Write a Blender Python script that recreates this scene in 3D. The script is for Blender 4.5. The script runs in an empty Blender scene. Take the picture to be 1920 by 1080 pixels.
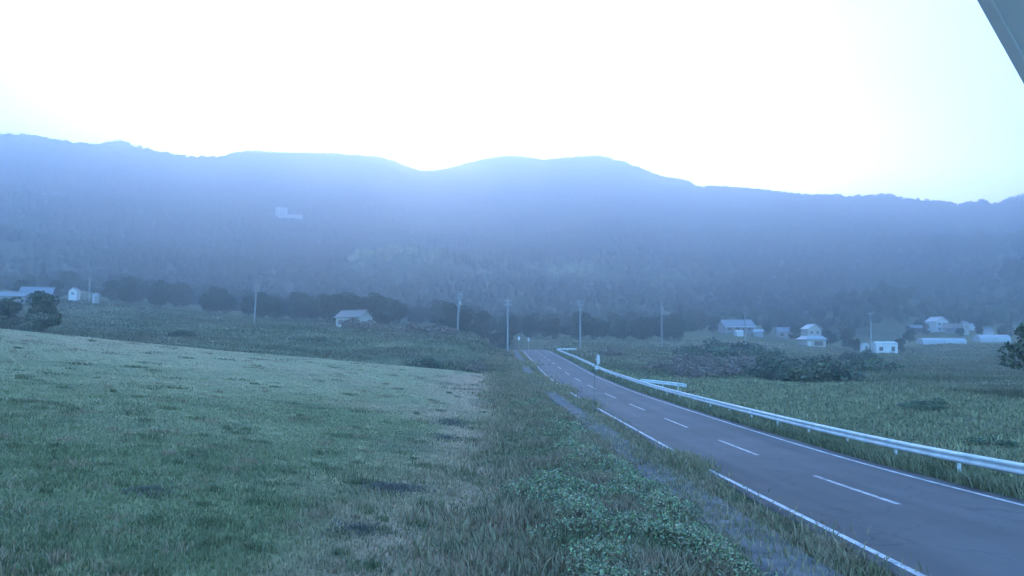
import bpy, math, random
import numpy as np
from mathutils import Vector

random.seed(7)
rng = np.random.default_rng(11)
scene = bpy.context.scene
col = scene.collection

# ------------------------------------------------------------------ camera
CAM_Z = 20.0                       # height of the lens; the valley is laid out around it
F = 1400.0                         # focal length in pixels of a 1920 px wide frame
TH = math.atan(100.0 / F)          # the lens looks a little upwards
CT, ST = math.cos(TH), math.sin(TH)
cam_d = bpy.data.cameras.new('camera')
cam_d.sensor_width = 36.0
cam_d.lens = F / 1920.0 * 36.0
cam_d.clip_start = 0.05
cam_d.clip_end = 20000.0
cam = bpy.data.objects.new('camera', cam_d)
cam.location = (0, 0, CAM_Z)
cam.rotation_euler = (math.pi / 2 + TH, 0, 0)
col.objects.link(cam)
scene.camera = cam

# ------------------------------------------------------------------ sky, sun, exposure
SUN_EL = math.radians(6.0)
SUN_AZ = math.radians(-7.0)        # measured from +Y towards +X
world = bpy.data.worlds.new('World')
scene.world = world
world.use_nodes = True
wn = world.node_tree
wn.nodes.clear()
wo = wn.nodes.new('ShaderNodeOutputWorld')
bg = wn.nodes.new('ShaderNodeBackground')
sky = wn.nodes.new('ShaderNodeTexSky')
sky.sky_type = 'NISHITA'
sky.sun_disc = False
sky.sun_elevation = SUN_EL
sky.sun_rotation = SUN_AZ
sky.altitude = 240
sky.air_density = 1.0
sky.dust_density = 0.75
sky.ozone_density = 4.2
bg.inputs['Strength'].default_value = 0.12
wn.links.new(sky.outputs[0], bg.inputs[0])
wn.links.new(bg.outputs[0], wo.inputs[0])

sun_d = bpy.data.lights.new('sun', 'SUN')
sun_d.energy = 2.0
sun_d.angle = math.radians(0.5)
sun_d.color = (1.0, 0.9, 0.76)
sun = bpy.data.objects.new('sun', sun_d)
sdir = Vector((math.sin(SUN_AZ) * math.cos(SUN_EL), math.cos(SUN_AZ) * math.cos(SUN_EL), math.sin(SUN_EL)))
sun.rotation_euler = sdir.to_track_quat('Z', 'Y').to_euler()
sun.location = (0, 40, 120)
col.objects.link(sun)

scene.view_settings.view_transform = 'Standard'
scene.view_settings.look = 'None'
scene.view_settings.gamma = 1.0
scene.view_settings.exposure = 3.88
scene.render.engine = 'CYCLES'
cy = scene.cycles
cy.use_denoising = True
cy.max_bounces = 6
cy.diffuse_bounces = 2
cy.glossy_bounces = 2
cy.transparent_max_bounces = 4
cy.volume_bounces = 1
cy.caustics_reflective = False
cy.caustics_refractive = False
scene.render.filter_size = 3.4

# ------------------------------------------------------------------ measuring helpers
def pix_ah(x, y):
    """a picture point -> (X/Y, Z/Y) of its ray"""
    u = (x - 960.0) / F
    v = (540.0 - y) / F
    k = CT - v * ST
    return u / k, (ST + v * CT) / k

def at(x, y, d):
    a, h = pix_ah(x, y)
    return Vector((a * d, d, CAM_Z + h * d))

def smooth1(xs, ys, lo, hi, step, sig):
    g = np.arange(lo, hi + step, step)
    v = np.interp(g, xs, ys)
    n = int(3 * sig / step)
    k = np.exp(-0.5 * (np.arange(-n, n + 1) * step / sig) ** 2)
    k /= k.sum()
    v = np.convolve(np.pad(v, n, mode='edge'), k, mode='valid')
    return g, v

def sstep(x, a, b):
    t = np.clip((x - a) / (b - a), 0, 1)
    return t * t * (3 - 2 * t)

def vnoise(x, y, seed=0):
    """smooth value noise, about -1..1"""
    x = np.asarray(x, float); y = np.asarray(y, float)
    xi = np.floor(x).astype(np.int64); yi = np.floor(y).astype(np.int64)
    fx = x - xi; fy = y - yi
    fx = fx * fx * (3 - 2 * fx); fy = fy * fy * (3 - 2 * fy)
    def h(i, j):
        n = (i * 374761393 + j * 668265263 + seed * 1442695041) & 0x7fffffff
        n = ((n ^ (n >> 13)) * 1274126177) & 0x7fffffff
        n = (n ^ (n >> 16)) & 0xffff
        return n / 32767.5 - 1.0
    a = h(xi, yi); b = h(xi + 1, yi); c = h(xi, yi + 1); d = h(xi + 1, yi + 1)
    return (a + (b - a) * fx) * (1 - fy) + (c + (d - c) * fx) * fy

def fbm(x, y, seed=0, o=4):
    s = 0; w = 1.0; t = 0
    for i in range(o):
        s = s + w * vnoise(x * 2 ** i, y * 2 ** i, seed + i * 17); t += w; w *= 0.5
    return s / t

# ------------------------------------------------------------------ road course
_rd = np.array([(-60, 2.6), (0, 3.2), (8, 3.5), (15, 3.82), (21, 4.18), (27.5, 4.48), (40, 4.68), (53, 4.76), (69, 4.73),
                (94, 4.36), (109, 3.85), (130, 3.3), (155, 2.75), (180, 2.4), (197, 2.25), (215, 2.45), (240, 3.6), (300, 6)])
_xl = np.array([(-60, 5.0), (0, 6.2), (14.8, 6.55), (27.5, 6.8), (40, 6.6), (53, 6.15), (69, 5.38), (94, 4.38), (109, 3.9),
                (155, 3.0), (180, 2.9), (200, 2.4), (225, 0.0), (250, -5), (300, -20)])
_g1, _v1 = smooth1(_rd[:, 0], _rd[:, 1], -60, 300, 1, 5)
_g2, _v2 = smooth1(_xl[:, 0], _xl[:, 1], -60, 300, 1, 6)
def road_z(Y): return CAM_Z - np.interp(Y, _g1, _v1)
def road_xl(Y): return np.interp(Y, _g2, _v2)
ROAD_W = 6.0

# ------------------------------------------------------------------ terrain
_tx = np.array([-400, 0, 160, 477, 660, 858, 960, 1088, 1250, 1380, 1520, 1655, 1760, 1860, 2000, 2400], float)
_td = np.array([60, 100, 130, 180, 250, 350, 500], float)
_ty = np.array([
    [610, 690, 700, 725, 745, 752, 752, 752, 757, 757, 757, 757, 757, 757, 757, 757],
    [590, 640, 650, 682, 698, 712, 708, 706, 712, 712, 712, 712, 712, 712, 712, 712],
    [575, 614, 626, 646, 662, 668, 685, 684, 695, 695, 695, 695, 695, 695, 695, 695],
    [560, 588, 600, 613, 622, 627, 655, 650, 670, 674, 677, 679, 678, 676, 672, 666],
    [548, 562, 566, 600, 606, 616, 640, 640, 652, 654, 658, 661, 660, 656, 650, 640],
    [528, 548, 551, 590, 598, 610, 628, 628, 632, 616, 644, 650, 628, 636, 630, 612],
    [500, 524, 530, 570, 580, 595, 606, 606, 606, 596, 602, 602, 592, 592, 580, 560]])
_th = (640.0 - _ty) / F
_ta = (_tx - 960.0) / F
_ga = np.linspace(_ta[0], _ta[-1], 240)
_gl = np.linspace(math.log(60), math.log(500), 120)
_tmp = np.array([np.interp(_ga, _ta, r) for r in _th])
_T = np.array([np.interp(_gl, np.log(_td), _tmp[:, i]) for i in range(len(_ga))])      # (a, logd)
def _blur(A, n, ax):
    k = np.exp(-0.5 * (np.arange(-n, n + 1) / (n / 2.5)) ** 2); k /= k.sum()
    P = np.pad(A, [(n, n) if i == ax else (0, 0) for i in range(2)], mode='edge')
    return np.apply_along_axis(lambda m: np.convolve(m, k, mode='valid'), ax, P)
_T = _blur(_blur(_T, 7, 0), 5, 1)
def basin_h(a, d):
    ia = np.clip((a - _ga[0]) / (_ga[1] - _ga[0]), 0, len(_ga) - 1.001)
    il = np.clip((np.log(np.maximum(d, 1)) - _gl[0]) / (_gl[1] - _gl[0]), 0, len(_gl) - 1.001)
    i = ia.astype(int); j = il.astype(int); fa = ia - i; fl = il - j
    return (_T[i, j] * (1 - fa) * (1 - fl) + _T[i + 1, j] * fa * (1 - fl) + _T[i, j + 1] * (1 - fa) * fl + _T[i + 1, j + 1] * fa * fl)

_ridge = [(-500, 285), (-200, 262), (0, 254), (45, 252), (100, 264), (150, 270), (185, 272), (222, 264), (250, 275), (300, 287), (362, 296),
          (420, 292), (467, 281), (520, 286), (600, 287), (640, 288), (710, 294), (735, 300), (770, 314), (800, 321), (840, 315),
          (900, 300), (955, 290), (1000, 296), (1020, 300), (1060, 295), (1120, 291), (1150, 296), (1190, 312), (1240, 330),
          (1275, 336), (1316, 351), (1345, 348), (1420, 355), (1480, 362), (1520, 369), (1545, 366), (1600, 371), (1655, 364),
          (1695, 375), (1740, 378), (1775, 379), (1797, 388), (1835, 374), (1865, 385), (1920, 365), (2100, 345), (2500, 360)]
_ra = np.array([pix_ah(x, y + 2) for x, y in _ridge])
_rD = np.array([(-500, 1300), (0, 1450), (300, 1700), (600, 1950), (960, 2050), (1250, 1850), (1500, 1500), (1790, 1400), (1960, 1360), (2300, 1280)], float)
def ridge_h(a): return np.interp(a, _ra[:, 0], _ra[:, 1])
def ridge_d(a): return np.interp(a, (_rD[:, 0] - 960) / F, _rD[:, 1])
_spurs = [
    (np.array([pix_ah(*p) for p in [(420, 610), (560, 540), (640, 492), (700, 474), (800, 472), (900, 500), (1050, 541), (1200, 571), (1310, 597), (1400, 625)]]), 760.0, 0.55),
    (np.array([pix_ah(*p) for p in [(1480, 615), (1560, 572), (1610, 552), (1660, 546), (1720, 562), (1790, 600), (1850, 630)]]), 500.0, 0.45),
    (np.array([pix_ah(*p) for p in [(-500, 380), (-200, 405), (0, 440), (120, 468), (230, 505), (330, 550), (430, 605)]]), 640.0, 0.5),
    (np.array([pix_ah(*p) for p in [(1700, 620), (1800, 560), (1870, 520), (1950, 480), (2300, 420)]]), 620.0, 0.5)]

def far_z(X, Y):
    a = X / np.maximum(Y, 1.0)
    zb = basin_h(a, np.minimum(Y, 500.0)) * np.minimum(Y, 500.0)
    h5 = basin_h(a, np.full_like(Y, 500.0))
    D = ridge_d(a); hr = ridge_h(a)
    t = np.clip((Y - 500.0) / (D - 500.0), 0, 1)
    hm = h5 + (hr - h5) * t ** 0.7
    zm = hm * Y
    zm = np.where(Y > D, hr * D - (Y - D) * 0.35, zm)
    env = np.clip(t * (1 - t) * 4, 0, 1) * (Y < D)
    zm = zm + env * (24 * fbm(X / 260.0, Y / 420.0, 5, 4))
    z = np.where(Y > 500, zm, zb)
    for tab, Ys, sl in _spurs:
        hs = np.interp(a, tab[:, 0], tab[:, 1], left=-1 if tab[0, 1] < 0.06 else tab[0, 1], right=-1 if tab[-1, 1] < 0.06 else tab[-1, 1])
        zs = hs * Ys - sl * np.sqrt((Y - Ys) ** 2 + 30 ** 2) + sl * 30 + 5 * fbm(X / 60.0, Y / 60.0, 9, 3)
        zs = np.where(Y > 330, zs, -1e3)
        z = np.maximum(z, zs)
    return CAM_Z + z

_ed = np.array([(-300, 40), (-120, 58), (-55, 80), (-36, 90), (-20, 93.5), (-2.8, 97), (0, 97.5), (3, 98)])
_gs = np.array([(0, 0), (4.4, 0.05), (12, 0.8), (21.6, 1.8), (37.6, 3.35), (58, 6.0), (100, 11), (300, 25)])
def field_edge(X): return np.interp(X, _ed[:, 0], _ed[:, 1])

def ground_z(X, Y):
    X = np.asarray(X, float); Y = np.asarray(Y, float)
    rz = road_z(Y); xl = road_xl(Y); xr = xl + ROAD_W
    # mown field rising to the left
    s = np.maximum(xl - 2.7 - X, 0)
    zf = rz + 0.05 + np.interp(s, _gs[:, 0], _gs[:, 1]) + 0.05 * fbm(X / 2.5, Y / 2.5, 3, 3)
    # low basin right of the guardrail
    q = np.maximum(X - (xr + 2.3), 0)
    zr0 = np.maximum(CAM_Z - 5.1, rz - 1.3)
    zr = rz - 0.08 + (zr0 - rz) * sstep(q, 0.3, 5.5) + 0.10 * fbm(X / 5.0, Y / 5.0, 8, 3) * sstep(q, 0, 3)
    zf_far = far_z(X, np.maximum(Y, 60.0))
    # beyond the field edge the ground drops to lower terraces
    e = field_edge(X)
    zl = zf + (zf_far - zf) * sstep(Y, e, e + 5.0)
    kr = sstep(Y, 95, 150)
    zr = zr + (zf_far - zr) * kr * sstep(q, 0.2, 7.0)
    z = np.where(X < xl + 3, zl, zr)
    # corridor of road, verge and pavement
    dl = np.maximum(xl - 2.9 - X, 0); dr = np.maximum(X - (xr + 2.3), 0)
    dist = np.maximum(dl, dr)
    wd = np.where(Y > 95, 9.0, 1.2)
    k = 1 - sstep(dist, 0.0, wd)
    k = k * (1 - sstep(Y, 255, 275))
    z = z * (1 - k) + (rz - 0.10) * k
    return np.where(Y > 300, far_z(X, np.maximum(Y, 60.0)), z)

def gz(x, y): return float(ground_z(np.array([x]), np.array([y]))[0])
def on_ground(px, d):
    """the ground point in picture column px at distance d"""
    a, _ = pix_ah(px, 620)
    return Vector((a * d, d, gz(a * d, d)))
def hit(px, py, y0, y1):
    a, h = pix_ah(px, py)
    Y = np.arange(y0, y1, 2.0)
    zz = far_z(a * Y, Y) - CAM_Z
    i = int(np.argmax(zz / Y >= h))
    return Vector((a * Y[i], Y[i], CAM_Z + zz[i]))

# ------------------------------------------------------------------ materials
def new_mat(name):
    m = bpy.data.materials.new(name); m.use_nodes = True
    return m, m.node_tree, m.node_tree.nodes['Principled BSDF']

def plain(name, c, rough=0.7, noise=0.12, scale=3.0, metal=0.0, bump=0.0):
    m, nt, b = new_mat(name)
    b.inputs['Roughness'].default_value = rough
    b.inputs['Metallic'].default_value = metal
    tc = nt.nodes.new('ShaderNodeTexCoord')
    n = nt.nodes.new('ShaderNodeTexNoise'); n.inputs['Scale'].default_value = scale; n.inputs['Detail'].default_value = 6
    nt.links.new(tc.outputs['Object'], n.inputs['Vector'])
    r = nt.nodes.new('ShaderNodeValToRGB')
    r.color_ramp.elements[0].position = 0.3; r.color_ramp.elements[1].position = 0.7
    r.color_ramp.elements[0].color = (*[v * (1 - noise) for v in c], 1)
    r.color_ramp.elements[1].color = (*[min(1, v * (1 + noise)) for v in c], 1)
    nt.links.new(n.outputs['Fac'], r.inputs['Fac'])
    nt.links.new(r.outputs['Color'], b.inputs['Base Color'])
    if bump:
        bp = nt.nodes.new('ShaderNodeBump'); bp.inputs['Strength'].default_value = bump
        nt.links.new(n.outputs['Fac'], bp.inputs['Height']); nt.links.new(bp.outputs['Normal'], b.inputs['Normal'])
    return m

def attr_mat(name, rough=0.8, spec=0.25, noise_scale=0.0, noise_amt=0.3, bump=0.0, trans=False):
    """base colour from the mesh's own 'tint' attribute, broken up by noise"""
    m, nt, b = new_mat(name)
    b.inputs['Roughness'].default_value = rough
    b.inputs['Specular IOR Level'].default_value = spec
    at_ = nt.nodes.new('ShaderNodeAttribute'); at_.attribute_name = 'tint'
    out = at_.outputs['Color']
    if noise_scale:
        g = nt.nodes.new('ShaderNodeNewGeometry')
        n = nt.nodes.new('ShaderNodeTexNoise'); n.inputs['Scale'].default_value = noise_scale; n.inputs['Detail'].default_value = 8
        n.inputs['Roughness'].default_value = 0.65
        nt.links.new(g.outputs['Position'], n.inputs['Vector'])
        mr = nt.nodes.new('ShaderNodeMapRange')
        mr.inputs['From Min'].default_value = 0.3; mr.inputs['From Max'].default_value = 0.7
        mr.inputs['To Min'].default_value = 1 - noise_amt; mr.inputs['To Max'].default_value = 1 + noise_amt
        nt.links.new(n.outputs['Fac'], mr.inputs['Value'])
        mx = nt.nodes.new('ShaderNodeVectorMath'); mx.operation = 'SCALE'
        nt.links.new(out, mx.inputs[0]); nt.links.new(mr.outputs[0], mx.inputs['Scale'])
        out = mx.outputs[0]
        if bump:
            bp = nt.nodes.new('ShaderNodeBump'); bp.inputs['Strength'].default_value = bump; bp.inputs['Distance'].default_value = 0.1
            nt.links.new(n.outputs['Fac'], bp.inputs['Height']); nt.links.new(bp.outputs['Normal'], b.inputs['Normal'])
    nt.links.new(out, b.inputs['Base Color'])
    return m

M = {}
M['ground'] = attr_mat('ground', 0.9, 0.15, 1.4, 0.35, 0.5)
M['far_ground'] = attr_mat('far_ground', 0.9, 0.1, 0.12, 0.35)
M['grass'] = attr_mat('grass', 0.65, 0.3)
M['leaf'] = attr_mat('leaf', 0.6, 0.3)
M['forest'] = attr_mat('forest', 0.85, 0.1)
M['bark'] = plain('bark', (0.09, 0.07, 0.055), 0.9, 0.3, 4, bump=0.4)
M['concrete'] = plain('concrete', (0.31, 0.31, 0.305), 0.8, 0.15, 2)
M['rail_white'] = plain('rail_white', (0.62, 0.63, 0.63), 0.5, 0.14, 1.6)
M['galv'] = plain('galvanised', (0.5, 0.51, 0.52), 0.45, 0.1, 3, metal=0.4)
M['dark_metal'] = plain('dark_metal', (0.09, 0.09, 0.1), 0.5, 0.1, 3)
M['post_grey'] = plain('post_grey', (0.16, 0.16, 0.16), 0.6, 0.2, 3)
M['wall_white'] = plain('wall_white', (0.6, 0.6, 0.59), 0.7, 0.08, 0.4)
M['wall_cream'] = plain('wall_cream', (0.42, 0.39, 0.35), 0.75, 0.1, 0.4)
M['wall_pink'] = plain('wall_pink', (0.42, 0.36, 0.34), 0.75, 0.1, 0.4)
M['wall_grey'] = plain('wall_grey', (0.26, 0.27, 0.28), 0.75, 0.1, 0.4)
M['wall_brown'] = plain('wall_brown', (0.17, 0.13, 0.1), 0.8, 0.15, 0.5)
M['roof_grey'] = plain('roof_grey', (0.22, 0.23, 0.25), 0.55, 0.15, 1.5)
M['roof_pale'] = plain('roof_pale', (0.4, 0.42, 0.44), 0.45, 0.1, 1.5)
M['roof_brown'] = plain('roof_brown', (0.24, 0.19, 0.16), 0.6, 0.2, 1.5)
M['vinyl'] = plain('vinyl', (0.4, 0.43, 0.45), 0.4, 0.08, 0.5)
M['glass'] = plain('window_glass', (0.03, 0.035, 0.04), 0.1, 0.1, 1)
M['sheet_grey'] = plain('panel_backsheet', (0.42, 0.41, 0.4), 0.6, 0.05, 5)
M['cells'] = plain('solar_cells', (0.012, 0.016, 0.045), 0.15, 0.2, 12)
M['paint'] = None

def road_paint():
    m, nt, b = new_mat('road_paint')
    b.inputs['Roughness'].default_value = 0.6
    g = nt.nodes.new('ShaderNodeNewGeometry')
    n = nt.nodes.new('ShaderNodeTexNoise'); n.inputs['Scale'].default_value = 5; n.inputs['Detail'].default_value = 8; n.inputs['Roughness'].default_value = 0.7
    nt.links.new(g.outputs['Position'], n.inputs['Vector'])
    r = nt.nodes.new('ShaderNodeValToRGB')
    e = r.color_ramp.elements
    e[0].position = 0.36; e[0].color = (0.14, 0.14, 0.14, 1)
    e[1].position = 0.56; e[1].color = (0.56, 0.56, 0.54, 1)
    nt.links.new(n.outputs['Fac'], r.inputs['Fac']); nt.links.new(r.outputs['Color'], b.inputs['Base Color'])
    return m
M['paint'] = road_paint()

def asphalt():
    m, nt, b = new_mat('asphalt')
    b.inputs['Roughness'].default_value = 0.7
    b.inputs['Specular IOR Level'].default_value = 0.45
    g = nt.nodes.new('ShaderNodeNewGeometry')
    n1 = nt.nodes.new('ShaderNodeTexNoise'); n1.inputs['Scale'].default_value = 0.35; n1.inputs['Detail'].default_value = 5
    n2 = nt.nodes.new('ShaderNodeTexNoise'); n2.inputs['Scale'].default_value = 40; n2.inputs['Detail'].default_value = 4
    mp = nt.nodes.new('ShaderNodeMapping'); mp.inputs['Scale'].default_value = (2.4, 0.09, 1.0)
    nt.links.new(g.outputs['Position'], mp.inputs['Vector'])
    nt.links.new(mp.outputs[0], n1.inputs['Vector']); nt.links.new(g.outputs['Position'], n2.inputs['Vector'])
    r = nt.nodes.new('ShaderNodeValToRGB')
    e = r.color_ramp.elements
    e[0].position = 0.3; e[0].color = (0.046, 0.046, 0.045, 1)
    e[1].position = 0.7; e[1].color = (0.088, 0.087, 0.083, 1)
    nt.links.new(n1.outputs['Fac'], r.inputs['Fac'])
    mr = nt.nodes.new('ShaderNodeMapRange'); mr.inputs['To Min'].default_value = 0.75; mr.inputs['To Max'].default_value = 1.25
    nt.links.new(n2.outputs['Fac'], mr.inputs['Value'])
    mx = nt.nodes.new('ShaderNodeVectorMath'); mx.operation = 'SCALE'
    nt.links.new(r.outputs['Color'], mx.inputs[0]); nt.links.new(mr.outputs[0], mx.inputs['Scale'])
    vo = nt.nodes.new('ShaderNodeTexVoronoi'); vo.feature = 'DISTANCE_TO_EDGE'; vo.inputs['Scale'].default_value = 0.42
    wv = nt.nodes.new('ShaderNodeTexNoise'); wv.inputs['Scale'].default_value = 1.6; wv.inputs['Detail'].default_value = 5
    nt.links.new(g.outputs['Position'], wv.inputs['Vector'])
    wa = nt.nodes.new('ShaderNodeVectorMath'); wa.operation = 'MULTIPLY_ADD'; wa.inputs[1].default_value = (1.1, 1.1, 0)
    nt.links.new(wv.outputs['Color'], wa.inputs[0]); nt.links.new(g.outputs['Position'], wa.inputs[2])
    nt.links.new(wa.outputs[0], vo.inputs['Vector'])
    cr = nt.nodes.new('ShaderNodeMapRange'); cr.inputs['From Min'].default_value = 0.0; cr.inputs['From Max'].default_value = 0.016
    cr.inputs['To Min'].default_value = 0.55; cr.inputs['To Max'].default_value = 1.0
    nt.links.new(vo.outputs['Distance'], cr.inputs['Value'])
    pn = nt.nodes.new('ShaderNodeTexNoise'); pn.inputs['Scale'].default_value = 0.22; pn.inputs['Detail'].default_value = 3
    nt.links.new(g.outputs['Position'], pn.inputs['Vector'])
    pr = nt.nodes.new('ShaderNodeMapRange'); pr.inputs['From Min'].default_value = 0.35; pr.inputs['From Max'].default_value = 0.65
    pr.inputs['To Min'].default_value = 0.78; pr.inputs['To Max'].default_value = 1.22
    nt.links.new(pn.outputs['Fac'], pr.inputs['Value'])
    mm_ = nt.nodes.new('ShaderNodeMath'); mm_.operation = 'MULTIPLY'
    nt.links.new(cr.outputs[0], mm_.inputs[0]); nt.links.new(pr.outputs[0], mm_.inputs[1])
    my = nt.nodes.new('ShaderNodeVectorMath'); my.operation = 'SCALE'
    nt.links.new(mx.outputs[0], my.inputs[0]); nt.links.new(mm_.outputs[0], my.inputs['Scale'])
    nt.links.new(my.outputs[0], b.inputs['Base Color'])
    bp = nt.nodes.new('ShaderNodeBump'); bp.inputs['Strength'].default_value = 0.25; bp.inputs['Distance'].default_value = 0.01
    nt.links.new(n2.outputs['Fac'], bp.inputs['Height']); nt.links.new(bp.outputs['Normal'], b.inputs['Normal'])
    return m
M['asphalt'] = asphalt()

# ------------------------------------------------------------------ mesh helpers
def mesh_np(name, verts, faces, tint=None):
    """verts (n,3), faces (m,k) all of one size"""
    verts = np.asarray(verts, np.float32); faces = np.asarray(faces, np.int32)
    me = bpy.data.meshes.new(name)
    n, k = faces.shape
    me.vertices.add(len(verts)); me.vertices.foreach_set('co', verts.ravel())
    me.loops.add(n * k); me.loops.foreach_set('vertex_index', faces.ravel())
    me.polygons.add(n); me.polygons.foreach_set('loop_start', np.arange(0, n * k, k, dtype=np.int32))
    me.update(calc_edges=True)
    if tint is not None:
        a = me.attributes.new('tint', 'FLOAT_COLOR', 'POINT')
        t = np.ones((len(verts), 4), np.float32); t[:, :3] = tint
        a.data.foreach_set('color', t.ravel())
    return me

def link(name, me, mat=None, parent=None, kind=None, label=None, cat=None, group=None, loc=None, smooth=False):
    o = bpy.data.objects.new(name, me)
    col.objects.link(o)
    if mat is not None and me is not None and not me.materials: me.materials.append(mat)
    if parent is not None: o.parent = parent
    if loc is not None: o.location = loc
    if smooth: me.polygons.foreach_set('use_smooth', [True] * len(me.polygons))
    if kind: o['kind'] = kind
    if label: o['label'] = label
    if cat: o['category'] = cat
    if group: o['group'] = group
    return o

def thing(name, loc, label, cat, group=None, rz=0.0):
    o = link(name, None, label=label, cat=cat, group=group, loc=loc)
    o.rotation_euler = (0, 0, rz)
    return o

class MB:
    def __init__(s): s.v = []; s.f = []
    def box(s, x0, x1, y0, y1, z0, z1):
        b = len(s.v)
        s.v += [(x0, y0, z0), (x1, y0, z0), (x1, y1, z0), (x0, y1, z0), (x0, y0, z1), (x1, y0, z1), (x1, y1, z1), (x0, y1, z1)]
        s.f += [tuple(b + i for i in q) for q in ((0, 3, 2, 1), (4, 5, 6, 7), (0, 1, 5, 4), (1, 2, 6, 5), (2, 3, 7, 6), (3, 0, 4, 7))]
        return s
    def poly(s, pts):
        b = len(s.v); s.v += [tuple(p) for p in pts]; s.f.append(tuple(range(b, b + len(pts)))); return s
    def tube(s, pts, radii, n=8, cap=True):
        base = len(s.v); pts = [Vector(p) for p in pts]
        for i, p in enumerate(pts):
            d = (pts[min(i + 1, len(pts) - 1)] - pts[max(i - 1, 0)]).normalized()
            a = d.orthogonal().normalized() if abs(d.z) < 0.99 else Vector((1, 0, 0)); c = d.cross(a).normalized(); a = c.cross(d)
            for k in range(n):
                t = 2 * math.pi * k / n
                s.v.append(tuple(p + (a * math.cos(t) + c * math.sin(t)) * radii[i]))
        for i in range(len(pts) - 1):
            for k in range(n):
                k2 = (k + 1) % n
                s.f.append((base + i * n + k, base + i * n + k2, base + (i + 1) * n + k2, base + (i + 1) * n + k))
        if cap:
            s.f.append(tuple(base + k for k in reversed(range(n))))
            s.f.append(tuple(base + (len(pts) - 1) * n + k for k in range(n)))
        return s
    def slab(s, quad, th):
        """thick plate: quad corners, thickness downward along its normal"""
        q = [Vector(p) for p in quad]
        nrm = (q[1] - q[0]).cross(q[2] - q[0]).normalized() * th
        b = len(s.v); s.v += [tuple(p) for p in q] + [tuple(p - nrm) for p in q]
        n = len(q)
        s.f.append(tuple(b + i for i in range(n))); s.f.append(tuple(b + n + i for i in reversed(range(n))))
        for i in range(n):
            j = (i + 1) % n
            s.f.append((b + i, b + n + i, b + n + j, b + j))
        return s
    def mesh(s, name):
        me = bpy.data.meshes.new(name); me.from_pydata(s.v, [], s.f); me.update(); return me
    def build(s, name, mat, parent=None, **kw):
        return link(name, s.mesh(name), mat, parent, **kw)

def grid_faces(nr, nc):
    i = np.arange(nr * nc).reshape(nr, nc)
    return np.stack([i[:-1, :-1], i[:-1, 1:], i[1:, 1:], i[1:, :-1]], -1).reshape(-1, 4)

# ------------------------------------------------------------------ ground
GREEN = np.array((0.175, 0.18, 0.08)); PALE = np.array((0.31, 0.275, 0.145)); STRAW = np.array((0.37, 0.245, 0.15))
DARK = np.array((0.05, 0.078, 0.042)); SOIL = np.array((0.10, 0.075, 0.055)); REED = np.array((0.19, 0.14, 0.09))

def field_tint(X, Y):
    """real colour of the turf: mown green, drier straw along the track, yellower at the far edge"""
    X = np.asarray(X, float); Y = np.asarray(Y, float)
    s = road_xl(Y) - 2.7 - X
    dry = np.clip(np.exp(-((s - 5.0) / 4.2) ** 2) * 0.85 + 0.9 * fbm(X / 5.0, Y / 9.0, 21, 4) - 0.1, 0, 1)
    pale = np.clip(0.95 * sstep(Y, 20, 75) + 0.5 * fbm(X / 9.0, Y / 9.0, 31, 3), 0, 1)
    dk = np.clip(fbm(X / 2.2, Y / 3.0, 41, 4) * 1.6 - 0.35, 0, 1)
    c = GREEN[None] + (PALE - GREEN)[None] * pale[:, None]
    c = c + (STRAW - c) * dry[:, None]
    c = c + (DARK - c) * (dk * 0.6)[:, None]
    return c

def ground_tint(X, Y):
    xl = road_xl(Y); e = field_edge(X)
    c = field_tint(X, Y)
    left = (X < xl - 2.7)
    beyond = left & (Y > e)
    n = np.clip(0.5 + 0.9 * fbm(X / 14.0, Y / 7.0, 51, 4), 0, 1)
    cb = DARK * 1.2 + (GREEN - DARK * 1.2) * n[:, None]
    c[beyond] = cb[beyond]
    right = X > xl + ROAD_W
    n2 = np.clip(0.5 + 1.0 * fbm(X / 22.0, Y / 9.0, 61, 4), 0, 1)
    n3 = np.clip(fbm(X / 30.0, Y / 12.0, 71, 3) * 1.5, 0, 1)
    cr = GREEN * 0.6 + (PALE * 0.75 - GREEN * 0.6) * n2[:, None]
    cr = cr + (REED - cr) * n3[:, None] * 0.7
    c[right] = cr[right]
    return c

gx = np.concatenate([np.linspace(-260, -60, 60)[:-1], np.linspace(-60, -10, 60)[:-1], np.linspace(-10, 22, 100)[:-1], np.linspace(22, 60, 45)[:-1], np.linspace(60, 260, 60)])
gy = np.concatenate([np.linspace(-60, 0, 25)[:-1], np.linspace(0, 70, 120)[:-1], np.linspace(70, 110, 90)[:-1], np.linspace(110, 302, 150)])
XX, YY = np.meshgrid(gx, gy)
ZZ = ground_z(XX.ravel(), YY.ravel())
gm = mesh_np('ground', np.stack([XX.ravel(), YY.ravel(), ZZ], 1), grid_faces(len(gy), len(gx)), ground_tint(XX.ravel(), YY.ravel()))
link('ground', gm, M['ground'], kind='structure', smooth=True)

# mountains and the valley's far floor as a fan from Y = 298
fa = np.linspace(-1.35, 1.35, 430)
fy = np.concatenate([np.linspace(298, 520, 70)[:-1], np.linspace(520, 900, 90)[:-1], np.linspace(900, 2120, 120)[:-1], np.linspace(2120, 2260, 5)])
AA, FY = np.meshgrid(fa, fy)
FX = AA * FY
FZ = far_z(FX.ravel(), FY.ravel())
FZ = np.where(FY.ravel() < 303, FZ - 0.25, FZ)
nn = np.clip(0.5 + fbm(FX.ravel() / 60, FY.ravel() / 60, 81, 4), 0, 1)
ft = DARK + (GREEN * 0.8 - DARK) * (nn * (1 - sstep(FY.ravel(), 420, 560)) + 0.25 * nn)[:, None]
mm = mesh_np('mountain', np.stack([FX.ravel(), FY.ravel(), FZ], 1), grid_faces(len(fy), len(fa)), ft)
link('mountain', mm, M['far_ground'], kind='structure', smooth=True)

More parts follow.
